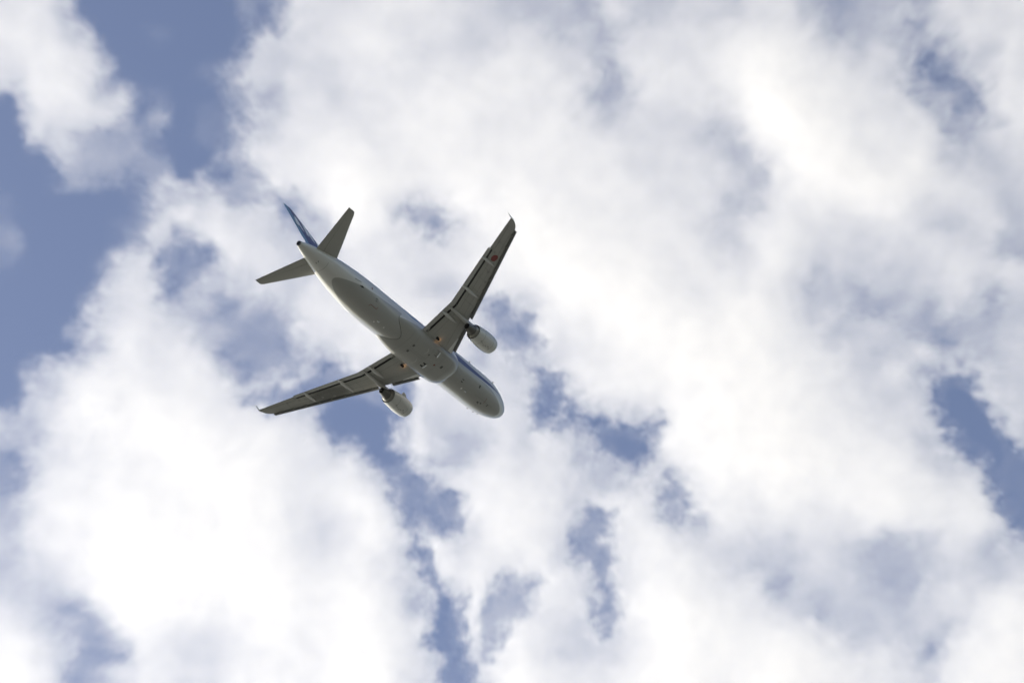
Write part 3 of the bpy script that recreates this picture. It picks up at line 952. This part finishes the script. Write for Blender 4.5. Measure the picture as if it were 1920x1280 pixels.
me = bpy.data.meshes.new("clouds")
co = np.zeros((NX * NY, 3), np.float32)
co[:, 0], co[:, 1] = LXg.ravel(), LYg.ravel()
me.vertices.add(NX * NY)
me.vertices.foreach_set("co", co.ravel())
for nm, arr in (("density_map", dens), ("half_depth", depth / 2)):
    at_ = me.attributes.new(nm, 'FLOAT', 'POINT')
    at_.data.foreach_set("value", arr.astype(np.float32).ravel())
clouds = bpy.data.objects.new("clouds", me)
COL.objects.link(clouds)
clouds.location = (float(ctr[0]), float(ctr[1]), ZM)
clouds.rotation_euler = (0, 0, ROT)
tag(clouds, "broken layer of white sunlit clouds with blue gaps covering the sky", "clouds", kind="stuff")
cm = bpy.data.materials.new("cloud_droplets")
cm.use_nodes = True
cm.node_tree.nodes.clear()
t = NT(cm.node_tree)
pv = t.n("ShaderNodeVolumePrincipled")
pv.inputs['Color'].default_value = (1, 1, 1, 1)
pv.inputs['Density'].default_value = 1.0
pv.inputs['Density Attribute'].default_value = "density"
pv.inputs['Anisotropy'].default_value = 0.35
om = t.n("ShaderNodeOutputMaterial")
cm.node_tree.links.new(pv.outputs[0], om.inputs['Volume'])
me.materials.append(cm)

gn = bpy.data.node_groups.new("cloud_volume", 'GeometryNodeTree')
gn.interface.new_socket("Geometry", in_out='INPUT', socket_type='NodeSocketGeometry')
gn.interface.new_socket("Geometry", in_out='OUTPUT', socket_type='NodeSocketGeometry')
g = NT(gn)
gi, go = g.n("NodeGroupInput"), g.n("NodeGroupOutput")
ps = g.n("GeometryNodeInputPosition")
sx = g.n("ShaderNodeSeparateXYZ")
gn.links.new(ps.outputs[0], sx.inputs[0])
shl = (SHX * cr + SHY * sr, -SHX * sr + SHY * cr)   # shear in the object's own axes
zz_ = sx.outputs[2]
fx_ = g.math('MULTIPLY', g.math('SUBTRACT', g.math('MULTIPLY_ADD', zz_, -shl[0], sx.outputs[0]), X0), 1 / STEP)
fy_ = g.math('MULTIPLY', g.math('SUBTRACT', g.math('MULTIPLY_ADD', zz_, -shl[1], sx.outputs[1]), Y0), 1 / STEP)
ix, iy = g.math('FLOOR', fx_), g.math('FLOOR', fy_)
tx_, ty_ = g.math('SUBTRACT', fx_, ix), g.math('SUBTRACT', fy_, iy)
def clampi(v, n):
    return g.math('MINIMUM', g.math('MAXIMUM', v, 0.0), float(n - 1))
ix0, iy0 = clampi(ix, NX), clampi(iy, NY)
ix1, iy1 = clampi(g.math('ADD', ix, 1.0), NX), clampi(g.math('ADD', iy, 1.0), NY)
def sampler(attr):
    na = g.n("GeometryNodeInputNamedAttribute", data_type='FLOAT')
    na.inputs['Name'].default_value = attr
    def s1(i, j):
        sn = g.n("GeometryNodeSampleIndex", data_type='FLOAT', domain='POINT')
        gn.links.new(gi.outputs[0], sn.inputs['Geometry'])
        gn.links.new(na.outputs[0], sn.inputs['Value'])
        gn.links.new(g.math('MULTIPLY_ADD', i, float(NY), j), sn.inputs['Index'])
        return sn.outputs[0]
    def lerp(a, b, f):
        return g.math('MULTIPLY_ADD', g.math('SUBTRACT', b, a), f, a)
    return lerp(lerp(s1(ix0, iy0), s1(ix1, iy0), tx_), lerp(s1(ix0, iy1), s1(ix1, iy1), tx_), ty_)
dm = sampler("density_map")
na = g.n("GeometryNodeInputNamedAttribute", data_type='FLOAT')
na.inputs['Name'].default_value = "half_depth"
sn = g.n("GeometryNodeSampleIndex", data_type='FLOAT', domain='POINT')
gn.links.new(gi.outputs[0], sn.inputs['Geometry'])
gn.links.new(na.outputs[0], sn.inputs['Value'])
gn.links.new(g.math('MULTIPLY_ADD', ix0, float(NY), iy0), sn.inputs['Index'])
hd = sn.outputs[0]
# rounded profile through the depth, torn by 3D turbulence
n3 = g.n("ShaderNodeTexNoise")
n3.inputs['Scale'].default_value = 1 / 12.0
n3.inputs['Detail'].default_value = 3.0
n3.inputs['Roughness'].default_value = .6
rel = g.math('DIVIDE', zz_, hd)
prof = g.math('SUBTRACT', 1.0, g.math('MULTIPLY', rel, rel))
prof = g.math('MULTIPLY', g.math('MAXIMUM', prof, 0.0), 1.5)
tear = g.math('MULTIPLY_ADD', n3.outputs[0], .8, .6)
tear = g.math('MAXIMUM', tear, 0.0)
den = g.math('MULTIPLY', g.math('MULTIPLY', dm, prof), tear)
vc = g.n("GeometryNodeVolumeCube")
gn.links.new(den, vc.inputs['Density'])
vc.inputs['Background'].default_value = 0.0
HH = THICK / 2
vc.inputs['Min'].default_value = (X0 - abs(shl[0]) * HH, Y0 - abs(shl[1]) * HH, -HH)
vc.inputs['Max'].default_value = (X1 + abs(shl[0]) * HH, Y1 + abs(shl[1]) * HH, HH)
vc.inputs['Resolution X'].default_value = int((X1 - X0 + 2 * abs(shl[0]) * HH) / 0.85)
vc.inputs['Resolution Y'].default_value = int((Y1 - Y0 + 2 * abs(shl[1]) * HH) / 0.85)
vc.inputs['Resolution Z'].default_value = 12
sm = g.n("GeometryNodeSetMaterial")
sm.inputs['Material'].default_value = cm
gn.links.new(vc.outputs[0], sm.inputs['Geometry'])
gn.links.new(sm.outputs[0], go.inputs[0])
md = clouds.modifiers.new("cloud volume", 'NODES')
md.node_group = gn
